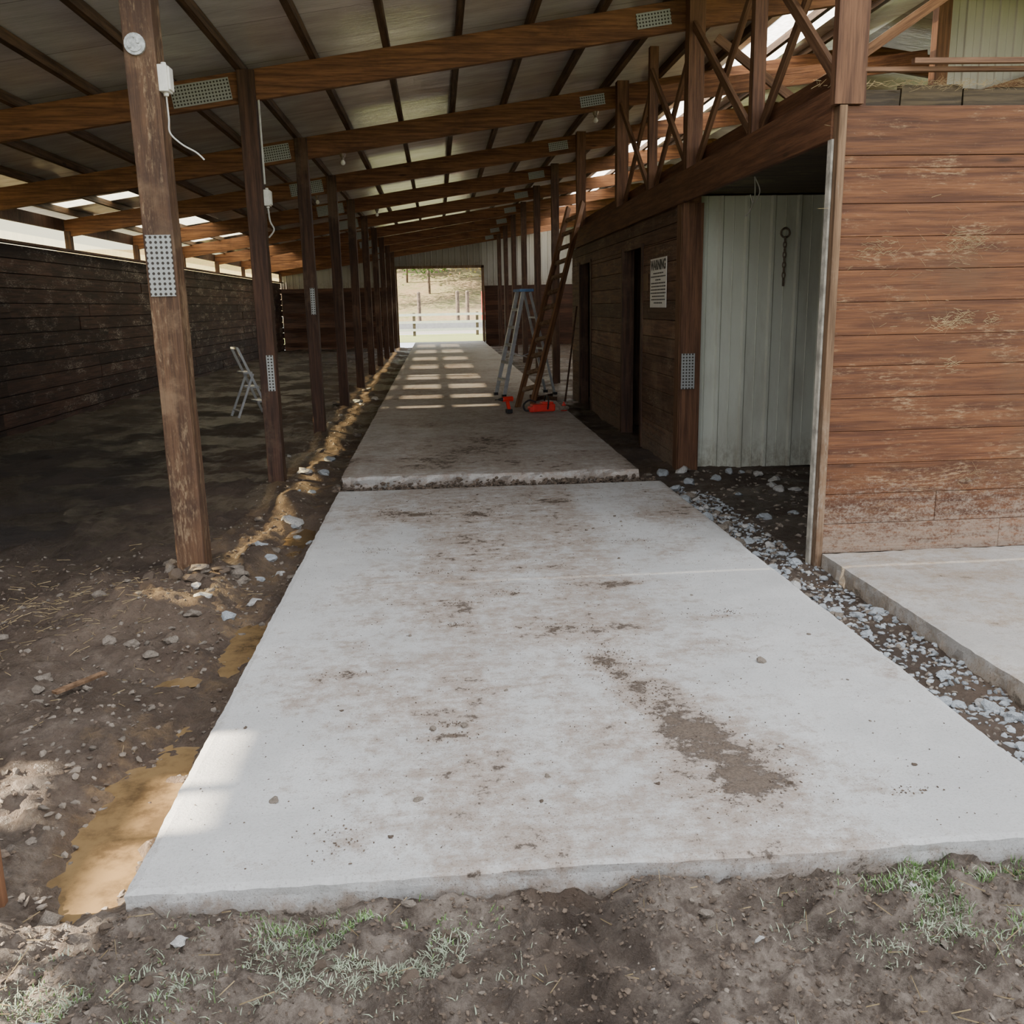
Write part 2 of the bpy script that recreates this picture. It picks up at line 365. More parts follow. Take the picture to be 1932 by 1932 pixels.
b=MB(); b.bx(-80,80,-60,38.9,-1.5,-1.1); mk("lawn",b,M_lawn,"grassy yard around the barn","lawn",kind="stuff")
def sheet(name,x0,x1,y0,y1,s,fn,mat,label,cat):
    X=rng(x0,x1,s)+[x1];Y=rng(y0,y1,s)+[y1];n=len(X)
    v=[(x,y,fn(x,y)) for y in Y for x in X]
    f=[(j*n+i,j*n+i+1,(j+1)*n+i+1,(j+1)*n+i) for j in range(len(Y)-1) for i in range(n-1)]
    m=bpy.data.meshes.new(name);m.from_pydata(v,[],f)
    for p in m.polygons:p.use_smooth=True
    return mk(name,m,mat,label,cat,kind="stuff")
sheet("sunny_lawn",-40,40,38.9,50,1,lambda x,y:.2+.03*fbm(x*.5,y*.5),M_lawn,"sunlit yellow-green grass beyond the open barn door","grass")
sheet("gravel_lot",-40,40,50,64,1,lambda x,y:.22,M_lot,"pale gravel lot behind the white fence","gravel")
def hillz(x,y): return .22+5.5*sstep(64,96,y)+.5*fbm(x*.08,y*.08)*sstep(64,70,y)+4*sstep(90,130,y)
sheet("hillside",-50,50,64,130,2,hillz,M_litter,"grassy wooded slope scattered with fallen brown leaves","hill")

# ---------------------------------------------------------------- slabs
def slab(name,x0,x1,y0,y1,zf,th,step,mat,dirtf,label,rough=1):
    X=rng(x0,x1,step)+[x1];Y=rng(y0,y1,step)+[y1];n=len(X);m=len(Y)
    rs=min(rough,1)
    def ej(x,y,zz):
        dx=(.006*fbm(y*3,1.7,x0)+.004*fbm(y*15,2,3,3))*rs; dy=(.010*fbm(x*2.5,4.2,y0)+.007*fbm(x*14,2,9,3))*rough
        if x in(x0,x1): x+=dx
        if y in(y0,y1): y+=dy
        return (x,y,zz)
    v=[];dt=[]
    for y in Y:
        for x in X:
            d=dirtf(x,y); z=zf(y)+.0025*fbm(x*2,y*2)+(max(0,min(.006,(d-.75)*.01))*(1+fbm(x*22,y*22)) if d>.75 else 0)
            if x in(x0,x1) or y in(y0,y1): z-=.005+.007*abs(fbm(x*9,y*9))
            v.append(ej(x,y,z)); dt.append(d)
    f=[(j*n+i,j*n+i+1,(j+1)*n+i+1,(j+1)*n+i) for j in range(m-1) for i in range(n-1)]
    per=[i for i in range(n)]+[j*n+n-1 for j in range(1,m)]+[(m-1)*n+i for i in range(n-2,-1,-1)]+[j*n for j in range(m-2,0,-1)]
    last=per
    for lv,(dz,off) in enumerate(((th*.25,.004),(th*.6,-.006),(th,.0))):
        base=len(v)
        for k in per:
            x,y,z=v[k]; ox=off*fbm(x*8,y*8,lv*5.)*2*rough
            v.append((x+ox,y+ox,zf(y)-dz)); dt.append(.30+.25*lv)
        P=len(per)
        for k in range(P):
            a=last[k];bb=last[(k+1)%P]; f.append((bb,a,base+k,base+(k+1)%P))
        last=list(range(base,base+P))
    me=bpy.data.meshes.new(name);me.from_pydata(v,[],f)
    a=me.attributes.new("dirt",'FLOAT','POINT');a.data.foreach_set("value",dt)
    return mk(name,me,mat,label,"concrete slab",group="concrete slabs")
BL=[(.74,4.0,.09,.15,1.25),(.83,3.65,.11,.18,1.25),(.95,3.28,.13,.20,1.35),(1.04,2.90,.16,.17,1.3),(.77,4.42,.18,.06,1.0),(.55,4.5,.12,.05,.8),(1.41,4.57,.18,.08,.8),(1.5,4.6,.06,.03,.9),
 (-.36,2.63,.07,.08,.9),(-.01,3.31,.10,.03,1.0),(.0,3.42,.04,.02,.8),(-.25,7.3,.14,.08,1.0),(-.45,7.4,.1,.1,.8),(1.70,7.0,.25,.3,.8),(.95,7.6,.18,.08,.9),(.3,7.2,.10,.10,1.0),(-.45,4.0,.10,.03,.9),(.1,6.4,.25,.12,.6),(.6,5.6,.16,.10,.7),
 (1.0,5.2,.30,.07,.8),(1.55,2.72,.05,.02,.9),(.05,4.95,.08,.05,.9),(.05,4.6,.05,.03,.9),(.35,5.1,.08,.04,.8),(-.1,5.6,.1,.04,.7),(1.3,6.2,.2,.06,.6),(-.5,6.2,.12,.05,.6)]
def d1(x,y):
    d=.12+.26*math.exp(-((x-.35)/.66)**2)+.30*fbm(x*1.1,y*.9,2)+.20*sstep(5.0,8.2,y)
    d+=.22*math.exp(-((x-.02)/.22)**2)+.22*math.exp(-((x-.95)/.25)**2)
    d-=.20*sstep(1.25,1.8,x)*(1-sstep(6.0,7.0,y)); d-=.16*(1-sstep(-.9,-.45,x))
    d=min(d,.50)
    e=0
    for cx,cy,rx,ry,a in BL:
        wx=x+.09*fbm(x*4,y*4,40); wy=y+.09*fbm(x*4,y*4,50)
        q=((wx-cx)/rx)**2+((wy-cy)/ry)**2
        if q<6: e+=a*.46*math.exp(-q)
    return d+min(e,.62)
slab("concrete_slab",SX0,SX1,SY0,SY1,lambda y:0,.13,.028,M_conc,d1,"pale grey concrete aisle slab smeared with mud, nearest section")
def d2(x,y): return .34+.3*fbm(x*1.2,y*.8,5)+.15*(1-sstep(8.5,12,y))+.12*math.exp(-((x-.5)/.7)**2)-.12*sstep(20,30,y)
slab("concrete_slab",-.96,1.86,8.52,38.7,far_z,.14,.08,M_concd,d2,"long raised concrete aisle slab with broken front edge",rough=5)
def d3(x,y): return .22+.26*fbm(x*1.4,y*1.2,8)+.8*math.exp(-((x-3.15)/.35)**2-((y-5.1)/.12)**2)*.6
slab("concrete_slab",2.50,6.4,1.6,5.70,lambda y:-.005,.17,.05,M_conct,d3,"tan stained concrete pad beside the stained plank wall",rough=2)

for i,((cx,cy,rx,ry),lb) in enumerate(zip(PUD,("shallow tan puddle in the mud","muddy tan puddle in the gutter beside the slab","muddy tan puddle between clay mounds beside the slab","small muddy puddle in trampled mud","narrow muddy puddle against the slab side"))):
    b=MB(); n=40; ring=[]
    for k in range(n):
        a=2*math.pi*k/n; r=1+.18*fbm(math.cos(a)*1.5,math.sin(a)*1.5,cx)
        x_=min(cx+rx*1.4*r*math.cos(a),-.975)
        ring.append(b.bm.verts.new((x_,cy+ry*1.25*r*math.sin(a),WZ+(-.003,.0,.004,.0015,-.0015)[i])))
    b.bm.faces.new(ring); mk("puddle",b,M_water,lb,"puddle",group="puddles")

# ---------------------------------------------------------------- roof geometry
SL=.15
def rc(x): return 3.74+SL*(x+1.75)
RX=6.0
def rct(x): return rc(x) if x<=RX else rc(RX)-SL*(x-RX)
YK=[6.0+3.6*k for k in range(10)]
def roofmesh(segs,off,th=.02):
    b=MB()
    for x0,x1,y0,y1 in segs:
        vs=b.bx(x0,x1,y0,y1,0,th)
        for v in vs: v.co.z+=rct(v.co.x)+off
    return b
YA,YB=5.4,39.1
segs=[(-6.9,-6.2,YA,YB),(-4.6,4.1,YA,YB),(4.9,6.0,YA,YB),(6.0,9.9,YA,YB)]
gaps=[(14.2,.3),(15.6,.6),(17.4,.9),(19.6,1.3),(22.8,1.5),(26.2,1.6),(30.0,1.9),(34.0,2.2)]; y=YA; sunslits=[]  # roof openings invented to throw sun bands on the far slab
for g,w_ in gaps:
    segs.append((-6.2,-4.6,y,g)); sunslits.append((-6.2,-4.6,g,g+w_)); y=g+w_
segs.append((-6.2,-4.6,y,YB))
mk("ceiling",roofmesh(segs,.235),M_roof,kind="structure")
mk("window_2",roofmesh([(4.1,4.9,YA,YB)],.235,.006),M_sky,kind="structure")
mk("added_sun_slit",roofmesh(sunslits,.235,.006),M_slit,kind="structure")  # added panels that soften the sun through the invented openings
def sheared(x0,x1,t,h):
    b=MB(); vs=b.bx(x0,x1,-t/2,t/2,-h/2,h/2)
    for v in vs: v.co.z+=SL*(v.co.x+1.75)
    return b
bm_raf=sheared(-6.28,5.99,.07,.28).mesh("rafter")
bm_rafR=MB(); vs=bm_rafR.bx(6.0,9.5,-.035,.035,-.14,.14)
for v in vs: v.co.z+=rct(v.co.x)-3.74
bm_rafR=bm_rafR.mesh("rafter_right")
def plate_mesh(w,h):
    b=MB(); b.bx(-w/2,w/2,-.003,.003,-h/2,h/2); return b.mesh("connector_plate")
PM=plate_mesh(.56,.20); PMs=plate_mesh(.155,.37); PMm=plate_mesh(.34,.14)
for k,y in enumerate(YK):
    o=mk("rafter",bm_raf,M_rafter,"reddish-brown timber rafter crossing the aisle under the roof","rafter","roof rafters",loc=(0,y,3.74),bevel=.006 if k<3 else 0)
    if k>0:
        for (px,mm) in ((-2.17,PM),(2.2,PMm)):
            mk("connector_plate",mm,M_plate,"punched galvanised steel plate",parent=o,loc=(px,-.042,SL*(px+1.75)),rot=(0,-math.atan(SL),0))
    mk("rafter",bm_rafR,M_rafter,"timber rafter over the stall loft","rafter","roof rafters",loc=(0,y,3.74))
PX=[-1.1+.7*k for k in range(-7,10)]
bp=MB(); bp.bx(-.032,.032,5.45,38.68,-.045,.045); pm=bp.mesh("purlin")
for x in PX:
    mk("purlin",pm,M_purlin,"long brown timber purlin running under the roof sheets","purlin","roof purlins",loc=(x,0,rc(x)+.185))
def postmesh(s,z0,z1,nm="post",w=.006):
    b=MB(); b.bx(-s/2,s/2,-s/2,s/2,z0,z1)
    bmesh.ops.subdivide_edges(b.bm,edges=[e for e in b.bm.edges if abs(e.verts[0].co.z-e.verts[1].co.z)>.5],cuts=30)
    for v in b.bm.verts:
        v.co.x+=w*fbm(v.co.x*9,v.co.y*9,v.co.z*2.3); v.co.y+=w*fbm(v.co.x*9,v.co.y*9,v.co.z*2.3+9)
    return b.mesh(nm)
PLX=-1.74
ptop=3.74+.14
pm1=postmesh(.185,-.35,ptop,w=.003); pmL=postmesh(.165,-.35,ptop)
posts=[]
for k,y in enumerate(YK):
    lb={0:"weathered brown timber post with electrical cover and peeling stain",1:"dark brown timber post with grey conduit"}.get(k,"dark brown square timber post beside the aisle slab")
    o=mk("post",pm1 if k==0 else pmL,M_post1 if k==0 else M_postd,lb,"post","aisle posts",loc=(PLX+(.03 if k==0 else 0),y+(.14 if k==0 else 0),0),bevel=.005 if k<3 else 0); posts.append(o)
mk("post",postmesh(.17,-.4,2.2),M_bracev,"reddish worn timber post at the puddle edge","post","aisle posts",loc=(-1.475,2.52,0))
p1,p2,p3=posts[:3]
mk("connector_plate",PMs,M_plate,"punched galvanised steel plate",parent=p1,loc=(.0,-.099,1.93))
mk("connector_plate",plate_mesh(.07,.36),M_plate,"punched galvanised steel plate",parent=p2,loc=(.03,-.092,1.02))
mk("connector_plate",plate_mesh(.06,.36),M_plate,"punched galvanised steel plate",parent=p3,loc=(.03,-.092,1.75))
b=MB(); b.cyl((-.02,-.092,3.20),(-.02,-.112,3.20),.062,n=20); b.cyl((-.02,-.107,3.20),(-.02,-.117,3.20),.045,n=20); b.box((.002,-.119,3.215),(.018,.008,.03)); b.box((-.045,-.119,3.19),(.018,.008,.03)); b.cyl((-.02,-.115,3.235),(-.02,-.123,3.235),.006,n=8)
mk("outlet_cover",b,M_galv,"round galvanised electrical cover",parent=p1,bevel=.002)
def jbox(parent,loc,rot=0):
    b=MB(); b.box((0,0,0),(.055,.10,.15)); b.box((.034,0,0),(.014,.085,.13)); b.cyl((0,0,-.075),(0,0,-.095),.016,n=10); b.cyl((0,0,.075),(0,0,.095),.016,n=10)
    mk("switch_box",b,M_white,"small white electrical box",parent=parent,loc=loc,bevel=.004)
jbox(p1,(.118,-.04,3.02))
def spline(P,n=8):
    out=[];P=[Vector(p) for p in P];Q=[P[0]]+P+[P[-1]]
    for i in range(1,len(Q)-2):
        for k in range(n):
            t=k/n;a,b_,c,d=Q[i-1],Q[i],Q[i+1],Q[i+2]
            out.append(.5*((2*b_)+(-a+c)*t+(2*a-5*b_+4*c-d)*t*t+(-a+3*b_-3*c+d)*t**3))
    out.append(P[-1]);return out
b=MB(); b.tube(spline([(.115,-.03,2.93),(.12,-.04,2.80),(.13,-.08,2.71),(.20,-.1,2.64),(.27,-.06,2.60),(.31,-.04,2.56)]),.005)
mk("cable",b,M_cable,"dangling grey electric cable",parent=p1)
b=MB(); b.tube([(.10,-.02,3.6),(.10,-.02,2.85)],.010); b.tube(spline([(.10,-.02,3.6),(.1,0,3.68),(.1,.06,3.72)]),.010)
mk("conduit",b,M_cable,"grey conduit",parent=p2)
jbox(p2,(.115,-.02,2.72))
b=MB(); b.tube(spline([(.115,-.02,2.62),(.13,-.05,2.50),(.16,-.04,2.42),(.10,.0,2.35)]),.008); mk("cable",b,M_cable,"grey cable",parent=p2)
PRX=2.57
YR=[5.86,9.40,12.98,16.6,20.2,23.8,27.4,31.0,34.6,38.2]
pmR=postmesh(.155,-.35,rc(PRX)+.14); pmR.materials.append(M_bracev)
pmR2=pmR.copy(); pmR2.materials.clear(); pmR2.materials.append(M_postd)
rposts=[]
for k,y in enumerate(YR):
    o=mk("post",pmR if k<4 else pmR2,None,"reddish timber post rising from the stall front to the roof" if k<4 else "dark timber post on the open side of the aisle","post","aisle posts",loc=(PRX,y,0)); rposts.append(o)
mk("connector_plate",plate_mesh(.14,.36),M_plate,"punched galvanised steel plate",parent=rposts[1],loc=(-.03,-.125,.95))
for y in (7.55,11.15):
    b=MB(); b.bx(-.05,.05,-.045,.045,2.76,rc(PRX)+.1); mk("stud",b,M_bracev,"short reddish stud above the stall header","stud","loft studs",loc=(PRX,y,0))
def brace(y0,z0,y1,z1,x,w=.075):
    b=MB(); L=math.hypot(y1-y0,z1-z0); b.bx(-L/2,L/2,-.018,.018,-w/2,w/2)
    o=mk("brace",b,M_brace,"diagonal crossed timber brace above the stall header","brace","loft braces")
    d=Vector((0,y1-y0,z1-z0)).normalized(); s=Vector((1,0,0)); u=s.cross(d)
    m=Matrix((d,-s,-u)).transposed().to_4x4() 
    if m.determinant()<0: m=Matrix((d,s,-u)).transposed().to_4x4()
    m.translation=Vector((x,(y0+y1)/2,(z0+z1)/2)); o.matrix_world=m
for a,c in ((5.95,7.5),(7.6,9.32),(9.48,11.1),(11.2,12.9)):
    brace(a,2.98,c,4.22,PRX-.03); brace(a,4.22,c,2.98,PRX+.03)
b=MB(); b.bx(PRX-.13,PRX-.085,5.78,17.1,2.60,2.90); mk("header_beam",b,M_header,"long reddish header board along the stall fronts","beam",bevel=.006)
b=MB(); b.bx(PRX+.09,PRX+.13,5.95,17.1,2.97,3.12); mk("rail_board",b,M_header,"timber rail board along the loft edge","board")

# ---------------------------------------------------------------- walls
def boards(b,axis,a0,a1,z0,z1,face,th,bh,gap=.006,seg=None,jit=.003):
    z=z0
    while z<z1-.01:
        h=min(bh*U(.94,1.06),z1-z); e=[a0]
        if seg:
            x=a0+U(.5,seg)
            while x<a1-.4: e.append(x); x+=seg*U(.8,1.1)
        e.append(a1)
        for i in range(len(e)-1):
            o_=U(-jit,jit)
            if axis=='x': b.bx(e[i]+.001,e[i+1]-.001,face+o_,face+th,z+gap/2,z+h-gap/2)
            else: b.bx(face,face+th+o_,e[i]+.001,e[i+1]-.001,z+gap/2,z+h-gap/2) if jit>.004 else b.bx(face+o_,face+th,e[i]+.001,e[i+1]-.001,z+gap/2,z+h-gap/2)
        z+=h
b=MB(); boards(b,'x',2.49,9.5,-.02,2.50,5.73,.04,.205,.0025,seg=5.5,jit=.002); boards(b,'x',2.49,9.5,2.50,2.785,5.73,.04,.29,.003)
mk("wall_front",b,M_wallR,kind="structure",bevel=.003)
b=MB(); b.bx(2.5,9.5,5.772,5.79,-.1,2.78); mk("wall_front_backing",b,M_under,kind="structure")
b=MB(); b.bx(2.438,2.452,5.755,5.815,-.14,2.60); mk("trim_1",b,M_trimw,kind="structure")
b=MB(); b.bx(2.455,2.505,5.700,5.80,-.12,2.785); mk("trim_5",b,M_jamb,kind="structure",bevel=.004)
b=MB(); b.bx(2.42,2.60,5.70,5.775,2.79,4.5); mk("post",b,M_bracev,"reddish upper corner post above the plank wall","post","aisle posts")
b=MB(); bh=.2
for a0,a1 in ((9.48,11.2),(12.42,15.0),(16.2,17.1)): boards(b,'y',a0,a1,-.15,2.3,PRX-.085,.04,bh,.005)
boards(b,'y',9.48,17.1,2.3,2.60,PRX-.085,.04,.15,.005)
mk("wall_stall",b,M_stall,kind="structure",bevel=.003)
b=MB(); b.bx(PRX-.115,PRX-.087,9.33,9.50,-.12,2.60); b.bx(PRX-.11,PRX+.1,9.29,9.318,-.12,2.6); mk("trim_2",b,M_bracev,kind="structure")
b=MB()
for y in (11.2,12.42,15.0,16.2): b.bx(PRX-.10,PRX+.06,y-.045,y+.045,-.12,2.34)
mk("trim_3",b,M_postd,kind="structure")
def siding(w,h,pitch=.23,rib=.02,slope0=0,slope1=0):
    b=MB(); xs=[];x=0
    while x<w:
        xs+=[(x,0),(x+pitch*.36,0),(x+pitch*.38,rib*.3),(x+pitch*.40,0),(x+pitch*.78,0),(x+pitch*.84,rib),(x+pitch*.94,rib)]
        x+=pitch
    xs=[p for p in xs if p[0]<=w]+[(w,0)]
    lo=[b.bm.verts.new((p[0],-p[1],0)) for p in xs]; hi=[b.bm.verts.new((p[0],-p[1],h+slope0+(slope1-slope0)*p[0]/w)) for p in xs]
    for i in range(len(xs)-1): b.bm.faces.new((lo[i],lo[i+1],hi[i+1],hi[i]))
    return b
mk("wall_stall_back",siding(3.6,2.78,.27,.026),M_sid,kind="structure",loc=(2.66,9.46,-.1))
b=MB(); b.bx(2.66,6.28,9.48,9.50,-.1,2.69); mk("wall_stall_backing",b,M_postd,kind="structure")
b=MB(); b.bx(2.6,6.3,5.80,17.1,2.70,2.76); mk("trim_4",b,M_ledge,kind="structure")
b=MB(); b.bx(6.3,6.34,5.8,17.1,-.3,2.76); b.bx(2.66,6.3,17.06,17.1,-.3,2.6); b.bx(2.66,6.3,13.1,13.13,-.3,2.7); mk("wall_stall_side",b,M_postd,kind="structure")
b=MB(); boards(b,'y',5.45,38.7,-.4,2.68,-6.34,.04,.22,.014,seg=3.6,jit=.008)
mk("wall_left",b,M_left,kind="structure")
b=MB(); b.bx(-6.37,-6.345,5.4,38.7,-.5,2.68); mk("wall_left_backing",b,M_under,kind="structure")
b=MB(); b.bx(-6.345,-6.338,5.4,38.7,2.68,3.03); mk("window_1",b,M_strip,kind="structure")
b=MB(); b.bx(-6.36,-6.30,5.4,38.7,3.03,3.22); mk("trim_6",b,M_postd,kind="structure")
b=MB(); b.bx(-.05,.05,-.06,.06,2.72,3.02); sp_=b.mesh("stub_post")
for y in [6.0+3.6*k for k in range(1,10)]:
    mk("stub_post",sp_,M_postd,"short timber stub post between plank wall and eave","post","eave stub posts",loc=(-6.24,y,0))
b=MB(); b.bx(-6.30,-6.18,5.6,38.7,2.68,2.72); mk("sill_board",b,M_postd,"long dark sill board on top of the plank wall","board")
# unseen wall added to shade the yard, slotted to shape the sun patches
b=MB(); b.bx(-6.6,-6.55,-9,1.9,-1,7.6); b.bx(-6.6,-6.55,3.75,5.4,-1,7.6)
b.bx(-6.6,-6.55,1.9,3.75,-1,2.84); b.bx(-6.6,-6.55,1.9,3.75,3.48,7.6)
b.bx(-6.6,-6.55,1.9,3.0,2.8,3.04); b.bx(-6.6,-6.55,3.45,3.75,2.8,3.5); b.bx(-6.6,-6.55,2.99,3.46,2.94,3.07)
b.bx(-6.6,-6.5,2.98,3.05,2.6,3.6); b.bx(-6.6,-6.5,2.2,2.3,2.6,3.6); b.bx(-6.6,-6.55,1.9,2.75,3.26,3.5)
mk("wall_added_shade",b,M_left,kind="structure")
b=MB(); boards(b,'x',-6.3,-1.71,-.3,2.45,38.72,.04,.2,.004); boards(b,'x',1.97,9.5,-.3,2.45,38.72,.04,.2,.004)
b.bx(-6.3,-1.71,38.765,38.78,-.3,2.45); b.bx(1.97,9.5,38.765,38.78,-.3,2.45); mk("wall_far",b,M_farw,kind="structure")
zt=lambda x: rct(x)+.22
mk("wall_far_upper",siding(4.64,0,.25,.02,zt(-6.3)-2.45,zt(-1.66)-2.45),M_sidd,kind="structure",loc=(-6.3,38.79,2.45))
mk("wall_far_header",siding(3.57,0,.25,.02,zt(-1.66)-3.18,zt(1.91)-3.18),M_sidd,kind="structure",loc=(-1.66,38.79,3.18))
mk("wall_far_side",siding(4.09,0,.25,.02,zt(1.91)-2.45,zt(6)-2.45),M_sidw,kind="structure",loc=(1.91,38.79,2.45))
mk("wall_far_corner",siding(3.5,0,.25,.02,zt(6)-2.45,zt(9.5)-2.45),M_sidw,kind="structure",loc=(6.0,38.79,2.45))
b=MB(); b.bx(-1.70,-1.60,38.62,38.76,-.1,3.24); b.bx(1.85,1.96,38.62,38.76,-.1,3.24); b.bx(-1.7,1.96,38.62,38.76,3.16,3.27); mk("door_1",b,M_jamb,kind="structure")
b=MB(); boards(b,'y',5.8,38.7,-.3,2.9,9.55,.04,.22,.004); b.bx(9.6,9.62,5.8,38.7,-.3,2.9); mk("wall_right",b,M_farw,kind="structure")
mk("wall_loft",siding(3.9,0,.19,.018,zt(5.6)-2.76,zt(9.5)-2.76),M_sidw,kind="structure",loc=(5.6,10.6,2.76))
b=MB(); b.bx(5.55,5.70,10.45,10.58,2.76,4.9); mk("stud",b,M_bracev,"dark reddish stud beside the loft siding","stud","loft studs")
def xbrace(p0,p1,w,nm,lb,cat,mat=M_brace,group=None):
    p0=Vector(p0);p1=Vector(p1);L=(p1-p0).length; b=MB(); b.bx(-L/2,L/2,-.02,.02,-w/2,w/2)
    o=mk(nm,b,mat,lb,cat,group); d=(p1-p0).normalized(); y=Vector((0,0,1)).cross(d).normalized(); z=d.cross(y)
    m=Matrix((d,y,z)).transposed().to_4x4(); m.translation=(p0+p1)/2; o.matrix_world=m; return o
xbrace((5.75,10.4,3.72),(8.3,10.4,4.42),.12,"brace","long diagonal timber brace against the loft siding","brace")
xbrace((2.75,12.8,3.0),(5.9,12.8,4.75),.10,"brace","long diagonal truss web in the loft","brace")
xbrace((2.75,9.55,3.0),(5.2,9.55,4.60),.10,"brace","long diagonal truss web in the loft","brace")
xbrace((2.75,9.3,4.1),(4.3,9.3,3.0),.08,"brace","long diagonal truss web in the loft","brace")
xbrace((2.7,11.5,4.05),(6.0,11.5,4.45),.2,"tie_beam","dark reddish horizontal tie beam in the loft","beam",M_rafter)
xbrace((2.62,5.80,3.00),(6.2,5.80,3.02),.025,"plywood_board","long pale board lying along the wall top","board",M_brace)
xbrace((2.9,5.72,3.03),(5.4,5.82,3.07),.03,"plywood_board","warped pale board lying on the stack","board",M_brace)
for i,(x0,x1,zz) in enumerate(((2.64,2.90,2.90),(2.91,3.30,2.93),(3.31,3.95,2.91),(3.97,4.9,2.93))):
    b=MB(); b.bx(x0,x1,5.86,5.92,2.76,zz); 
    bmesh.ops.subdivide_edges(b.bm,edges=b.bm.edges[:],cuts=5)
    for v in b.bm.verts: v.co+=Vector((0,.012*fbm(v.co.x*6,v.co.y*9,v.co.z*9),.015*fbm(v.co.x*6,v.co.y*9,5)))
    mk("ledge_plank",b,M_ledge,"rough dark offcut plank standing on the wall top","board","planks on wall top")

# ---------------------------------------------------------------- sign
sg=empty("warning_sign",(PRX-.092,10.36,1.86),"white warning notice with dense black text on stall wall","sign")
b=MB(); b.bx(-.006,0,-.38,.38,-.27,.27); mk("panel",b,plain("sign_white",(.82,.81,.78),.5,0,.05),parent=sg,bevel=.002)
def txt(s,size,y,z,parent,bold=.006):
    c=bpy.data.curves.new("txt",'FONT'); c.body=s; c.size=size; c.align_x='CENTER'; c.align_y='CENTER'; c.offset=bold; c.extrude=.0006
    o=bpy.data.objects.new("txt",c); COL.objects.link(o); dg=bpy.context.evaluated_depsgraph_get(); me=bpy.data.meshes.new_from_object(o.evaluated_get(dg))
    bpy.data.objects.remove(o); me.materials.clear(); me.materials.append(M_black)
    q=mk("lettering",me,None,parent=parent); q.matrix_local=Matrix(((0,0,-1,-.0075),(-1,0,0,y),(0,1,0,z),(0,0,0,1))); return q
txt("WARNING",.145,0,.19,sg)
b=MB(); z=.105
rows=[.24,.34,.12,.33,.35,.34,.36,.30,.33,.2]
for i,hw in enumerate(rows):
    y=-hw
    while y<hw-.02:
        w=U(.03,.09); w=min(w,hw-y); b.bx(-.0085,-.006,y,y+w,z-.007,z+.007); y+=w+.02
    z-=.036
mk("text_lines",b,M_black,parent=sg)
b=MB(); b.bx(PRX-.093,PRX-.087,10.90,11.12,1.78,1.98); mk("small_notice",b,M_jamb,"small blank tan board on stall wall","notice")

ch=empty("chain",(3.55,9.40,2.31),"rusty hanging tie chain with a ring on the metal panel","chain")
b=MB(); b.tube([(.045*math.cos(a),.0,.045*math.sin(a)) for a in [2*math.pi*k/20 for k in range(20)]],.010,closed=True); b.cyl((0,.04,.045),(0,-.02,.045),.012); mk("ring",b,M_steel,parent=ch)
b=MB(); z=-.065
for i in range(8):
    vert=i%2; pts=[]
    for k in range(14):
        a=2*math.pi*k/14; u_=.015*math.cos(a); w=.032*math.sin(a); pts.append((u_,0,z+w) if vert else (0,u_,z+w))
    b.tube(pts,.006,closed=True); z-=.05
b.box((0,0,z-.02),(.022,.012,.08)); mk("links",b,M_steel,parent=ch)
b=MB(); b.tube(spline([(2.80,8.2,2.70),(2.79,8.15,2.55),(2.74,8.1,2.42),(2.68,8.05,2.36)]),.006); b.tube(spline([(2.80,8.2,2.70),(2.85,8.2,2.58),(2.80,8.2,2.48),(2.76,8.18,2.55)]),.005)
mk("cable",b,M_cable,"loose grey cable hanging from the stall ceiling","cable")
for (x,y) in ((-2.6,9.6),(-1.2,13.2),(2.25,13.2),(-2.0,16.8),(-1.2,20.4)):
    z=rc(x)-.14
    L=empty("bulb_lamp",(x,y,z),"bare light bulb in a socket under the rafter","lamp",group="bulb lamps")
    b=MB(); b.cyl((0,0,0),(0,0,-.05),.045,.03); b.cyl((0,0,-.05),(0,0,-.08),.02,.022); mk("socket",b,M_steel,parent=L)
    b=MB(); bmesh.ops.create_uvsphere(b.bm,u_segments=14,v_segments=10,radius=.033,matrix=Matrix.Translation((0,0,-.115))); b.cyl((0,0,-.075),(0,0,-.1),.016,.026); mk("bulb",b.mesh("bulb",True),M_glass,parent=L)

# ---------------------------------------------------------------- ladders
def stepladder(loc,rotz,h,spread,w,nst,label,mat,topmat,topname="top_cap"):
    L=empty("stepladder",loc,label,"ladder",rot=(0,0,rotz))
    b=MB()
    for s in(-1,1):
        b.beam((-spread/2,s*w/2,0),( -.06,s*w*.33,h),.028,.065,(1,0,0))
    mk("front_rails",b,mat,parent=L)
    b=MB()
    for s in(-1,1): b.beam((spread/2,s*w/2,0),(.06,s*w*.33,h-.02),.022,.04,(1,0,0))
    for k in (.15,.45,.75): 
        x=spread/2+(.06-spread/2)*k; ww=w/2+(w*.33-w/2)*k; b.beam((x,-ww,h*k),(x,ww,h*k),.02,.03)
    mk("rear_rails",b,mat,parent=L)
    for i in range(nst):
        k=(i+1)/(nst+1); x=-spread/2+(-.06+spread/2)*k; ww=w/2+(w*.33-w/2)*k
        b=MB(); b.bx(x-.035,x+.045,-ww,ww,h*k-.012,h*k+.012); b.bx(x-.035,x-.03,-ww,ww,h*k-.035,h*k+.012); mk("step",b,mat,parent=L)
    b=MB(); b.bx(-.13,.12,-w*.38,w*.38,h-.01,h+.035); mk(topname,b,topmat,parent=L,bevel=.008)
    for sx in(-1,1):
        for s in(-1,1):
            b=MB(); b.bx(sx*spread/2-.035,sx*spread/2+.035,s*w/2-.025,s*w/2+.025,0,.045); mk("foot",b,M_black,parent=L)
    for s in(-1,1):
        b=MB(); b.tube([(-spread*.30,s*w*.43,h*.42),(0,s*w*.43,h*.37),(spread*.30,s*w*.43,h*.42)],.008); mk("spreader_bar",b,mat,parent=L)
    return L
stepladder((1.46,15.75,far_z(15.75)+.003),math.radians(14),1.74,.92,.46,5,"aluminium folding stepladder with blue cap standing on the slab",M_alu,M_blue)
